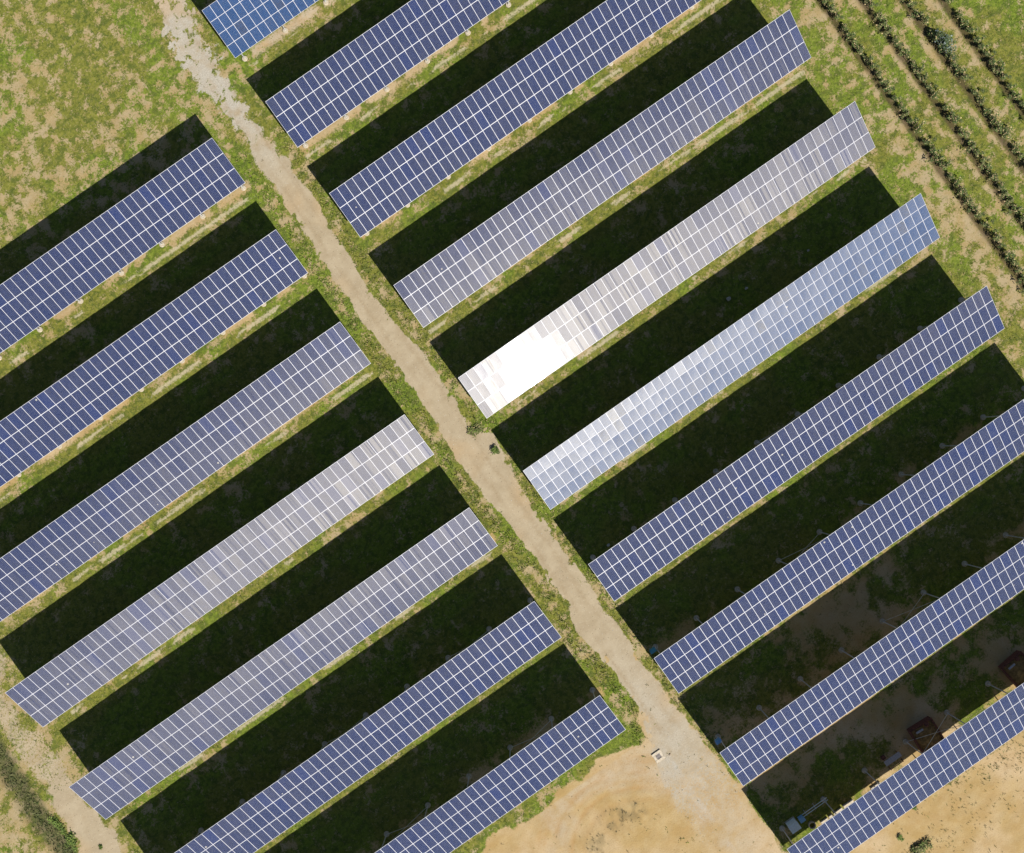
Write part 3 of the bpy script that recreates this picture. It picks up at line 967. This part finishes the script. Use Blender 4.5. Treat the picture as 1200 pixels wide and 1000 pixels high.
# ------------------------------------------------------------------ single stones
def stone(x, y, s, label, mat=M_STONE):
    rr = random.Random(int(x * 100 + y * 7))
    V = []; n1, n2 = 9, 5
    for j in range(n2 + 1):
        ph = math.pi * j / n2
        for i in range(n1):
            th = 2 * math.pi * i / n1
            q = s * rr.uniform(0.8, 1.15)
            V.append((q * math.sin(ph) * math.cos(th), q * 0.75 * math.sin(ph) * math.sin(th), s * 0.25 + q * 0.5 * math.cos(ph)))
    Fc = [(j * n1 + i, j * n1 + (i + 1) % n1, (j + 1) * n1 + (i + 1) % n1, (j + 1) * n1 + i) for j in range(n2) for i in range(n1)]
    o = mesh_obj('stone', V, Fc, mat, smooth=False)
    o.location = (x, y, ground_z(x, y))
    return tag(o, label, 'stone', 'single stones on the ground')


stone(29.8, 0.5, 0.32, 'pale grey stone in the shadow above the four tier table, left of a smaller stone')
stone(32.2, 0.3, 0.22, 'small pale stone in the shadow above the four tier table, right of a larger stone')
stone(40.6, -0.2, 0.18, 'tiny pale stone in the shadow near the right end of the four tier table')
stone(-6.0, -38.6, 0.14, 'small brown stone just right of the square manhole', M_WOOD)
stone(2.0, -14.9, 0.22, 'pale stone in the shadow above the lilac blue table near the track')


# ------------------------------------------------------------------ vines and bushes
def leaf_cloud(name, n, rad, hgt, ls, pal, seed, z0=0.0, mat=None):
    """crown made of many leaf clumps spread through its volume"""
    r = np.random.default_rng(seed)
    nc = max(4, n // 28)
    cc = r.normal(0, 0.42, (nc, 3)) * np.array([rad[0], rad[1], hgt * 0.5]) + np.array([0, 0, z0 + hgt * 0.55])
    ci = r.integers(0, nc, n)
    p = cc[ci] + r.normal(0, 0.20, (n, 3)) * np.array([rad[0], rad[1], hgt * 0.5])
    p[:, 2] = np.clip(p[:, 2], z0 + 0.04, None)
    a = r.random(n) * 2 * np.pi; t = r.uniform(-0.9, 0.9, n)
    s = ls * r.uniform(0.6, 1.3, n)
    ux = np.stack([np.cos(a), np.sin(a), 0 * a], 1)
    vx = np.stack([-np.sin(a) * np.cos(t), np.cos(a) * np.cos(t), np.sin(t)], 1)
    q = [p - ux * s[:, None] * .5, p + vx * s[:, None] * .35, p + ux * s[:, None] * .6, p - vx * s[:, None] * .35]
    P = np.stack(q, 1).reshape(-1, 3)
    me = bpy.data.meshes.new(name)
    me.from_pydata(P.tolist(), [], [(4 * i, 4 * i + 1, 4 * i + 2, 4 * i + 3) for i in range(n)])
    tone = r.uniform(0.7, 1.35, nc)[ci]
    c = np.array(pal)[r.integers(0, len(pal), n)] * tone[:, None]
    c = np.repeat(c, 4, 0)
    at = me.attributes.new('tint', 'FLOAT_COLOR', 'POINT')
    at.data.foreach_set('color', np.concatenate([c, np.ones((len(c), 1))], 1).astype(np.float32).ravel())
    me.materials.append(mat or M_LEAF)
    return me


VP = [(0.060, 0.095, 0.026), (0.090, 0.125, 0.032), (0.045, 0.072, 0.022), (0.30, 0.235, 0.12), (0.12, 0.13, 0.05)]
vine_meshes = [leaf_cloud('crown', 210, (0.66, 0.72), 1.0, 0.17, VP, 300 + i, 0.15) for i in range(7)]
trunk_mb = MB().beam((0, 0, -0.15), (0.03, 0.02, 0.45), 0.07, 0.07, 6).beam((0.03, 0.02, 0.42), (0.02, 0.3, 0.85), 0.045, 0.045, 5).beam((0.03, 0.02, 0.42), (0.05, -0.28, 0.9), 0.045, 0.045, 5)
_t = trunk_mb.build('trunk', M_WOOD); trunk_me = _t.data; bpy.data.objects.remove(_t)
stake_mb = MB().beam((0, 0, -0.2), (0, 0, 1.9), 0.07, 0.07, 8)
_t = stake_mb.build('post', M_WOOD); stake_me = _t.data; bpy.data.objects.remove(_t)
vspans = [(-26, 30), (-18, 26), (-13, 23), (-7, 20)]
vlab = ['vine plant with dark leaves in the planted row nearest the solar tables',
        'vine plant in the second planted row counted from the solar tables',
        'vine plant in the third planted row counted from the solar tables',
        'vine plant in the farthest planted row, at the upper right corner']
vgrp = ['vines of the row nearest the tables', 'vines of the second row', 'vines of the third row', 'vines of the farthest row']
slab_ = ['thin wooden stake in the planted row nearest the solar tables', 'thin wooden stake in the second planted row from the tables',
         'thin wooden stake in the third planted row from the tables', 'thin wooden stake in the farthest planted row']
for ri, (vx, (a, b)) in enumerate(zip(VINE_X, vspans)):
    y_ = a; k = 0
    while y_ < b:
        xx = vx + 0.12 + random.gauss(0, 0.07)
        zz = ground_z(xx, y_)
        o = empty('vine_plant', (xx, y_, zz), vlab[ri], 'vine', vgrp[ri], random.choice((0, math.pi)) + random.uniform(-.15, .15))
        s = random.uniform(0.72, 1.15)
        o.scale = (s, random.uniform(.85, 1.1), s * random.uniform(.8, 1.15))
        link(bpy.data.objects.new('crown', random.choice(vine_meshes)), o)
        link(bpy.data.objects.new('trunk', trunk_me), o)
        if k % 7 == 3:
            p = link(bpy.data.objects.new('stake', stake_me)); p.location = (vx - 0.05, y_ + 0.5, zz)
            tag(p, slab_[ri], 'stake', 'stakes of ' + vgrp[ri])
        y_ += random.uniform(0.98, 1.3) if random.random() > 0.05 else 2.0
        k += 1


def bush(x, y, rad, h, label, pal, seed, n=420, ls=0.16):
    o = empty('bush', (x, y, ground_z(x, y)), label, 'bush')
    link(bpy.data.objects.new('crown', leaf_cloud('crown', n, rad, h, ls, pal, seed, 0.0)), o)
    mb = MB()
    rr = random.Random(seed)
    for i in range(5):
        mb.beam((0, 0, -0.05), (rr.uniform(-1, 1) * rad[0] * .5, rr.uniform(-1, 1) * rad[1] * .5, h * 0.6), 0.03, 0.03, 5)
    mb.build('stem', M_WOOD, o)
    return o


GP = [(0.085, 0.13, 0.024), (0.12, 0.155, 0.035), (0.065, 0.10, 0.022)]
DP = [(0.080, 0.095, 0.030), (0.110, 0.115, 0.040), (0.19, 0.165, 0.075)]
bush(67.3, 10.4, (0.75, 1.5), 1.7, 'larger bluish green bush bulging out of the third planted row', [(0.050, 0.080, 0.03), (0.07, 0.10, 0.04), (0.05, 0.075, 0.03), (0.17, 0.20, 0.19)], 401, 900, 0.2)
bush(-2.5, 1.6, (0.7, 0.45), 0.5, 'low round green bush standing on the edge of the track next to a shadow corner', GP, 402, 300, 0.15)
bush(11.0, -63.6, (1.3, 0.7), 0.45, 'dark green bush on the sandy ground at the bottom edge', DP + GP[:1], 403, 700, 0.2)
bush(-66.0, -9.9, (0.30, 0.30), 0.35, 'tiny green bush alone on the pale sand at lower left', GP, 404, 130, 0.13)
bush(-66.4, -14.2, (0.35, 0.35), 0.35, 'small brown bush on the pale sand at the bottom left edge', [(0.12, 0.07, 0.03), (0.10, 0.08, 0.03)], 405, 130, 0.13)
bush(-3.0, 4.9, (0.75, 1.0), 0.35, 'dark bushy weed clump beside the corner of the glaring white table', DP + GP[:2], 406, 500, 0.16)
bush(-68.6, -4.9, (0.8, 1.2), 0.45, 'bright green leafy bush at the edge of the dark ditch, upper one of three', GP, 407, 420, 0.2)
bush(-68.3, -7.4, (0.7, 0.9), 0.45, 'bright green leafy bush in the middle of three at the ditch edge', GP, 408, 380, 0.2)
bush(-69.3, -11.0, (0.8, 1.0), 0.45, 'green leafy bush at the ditch edge, lowest of three near the bottom', GP, 409, 380, 0.2)
bush(13.4, -59.3, (0.35, 0.5), 0.35, 'small green clump right below the lowest table on sandy ground', GP, 410, 150, 0.14)
bush(10.3, -61.2, (0.5, 0.4), 0.3, 'small bright green clump above the dark bush on the sandy ground', GP, 411, 150, 0.14)
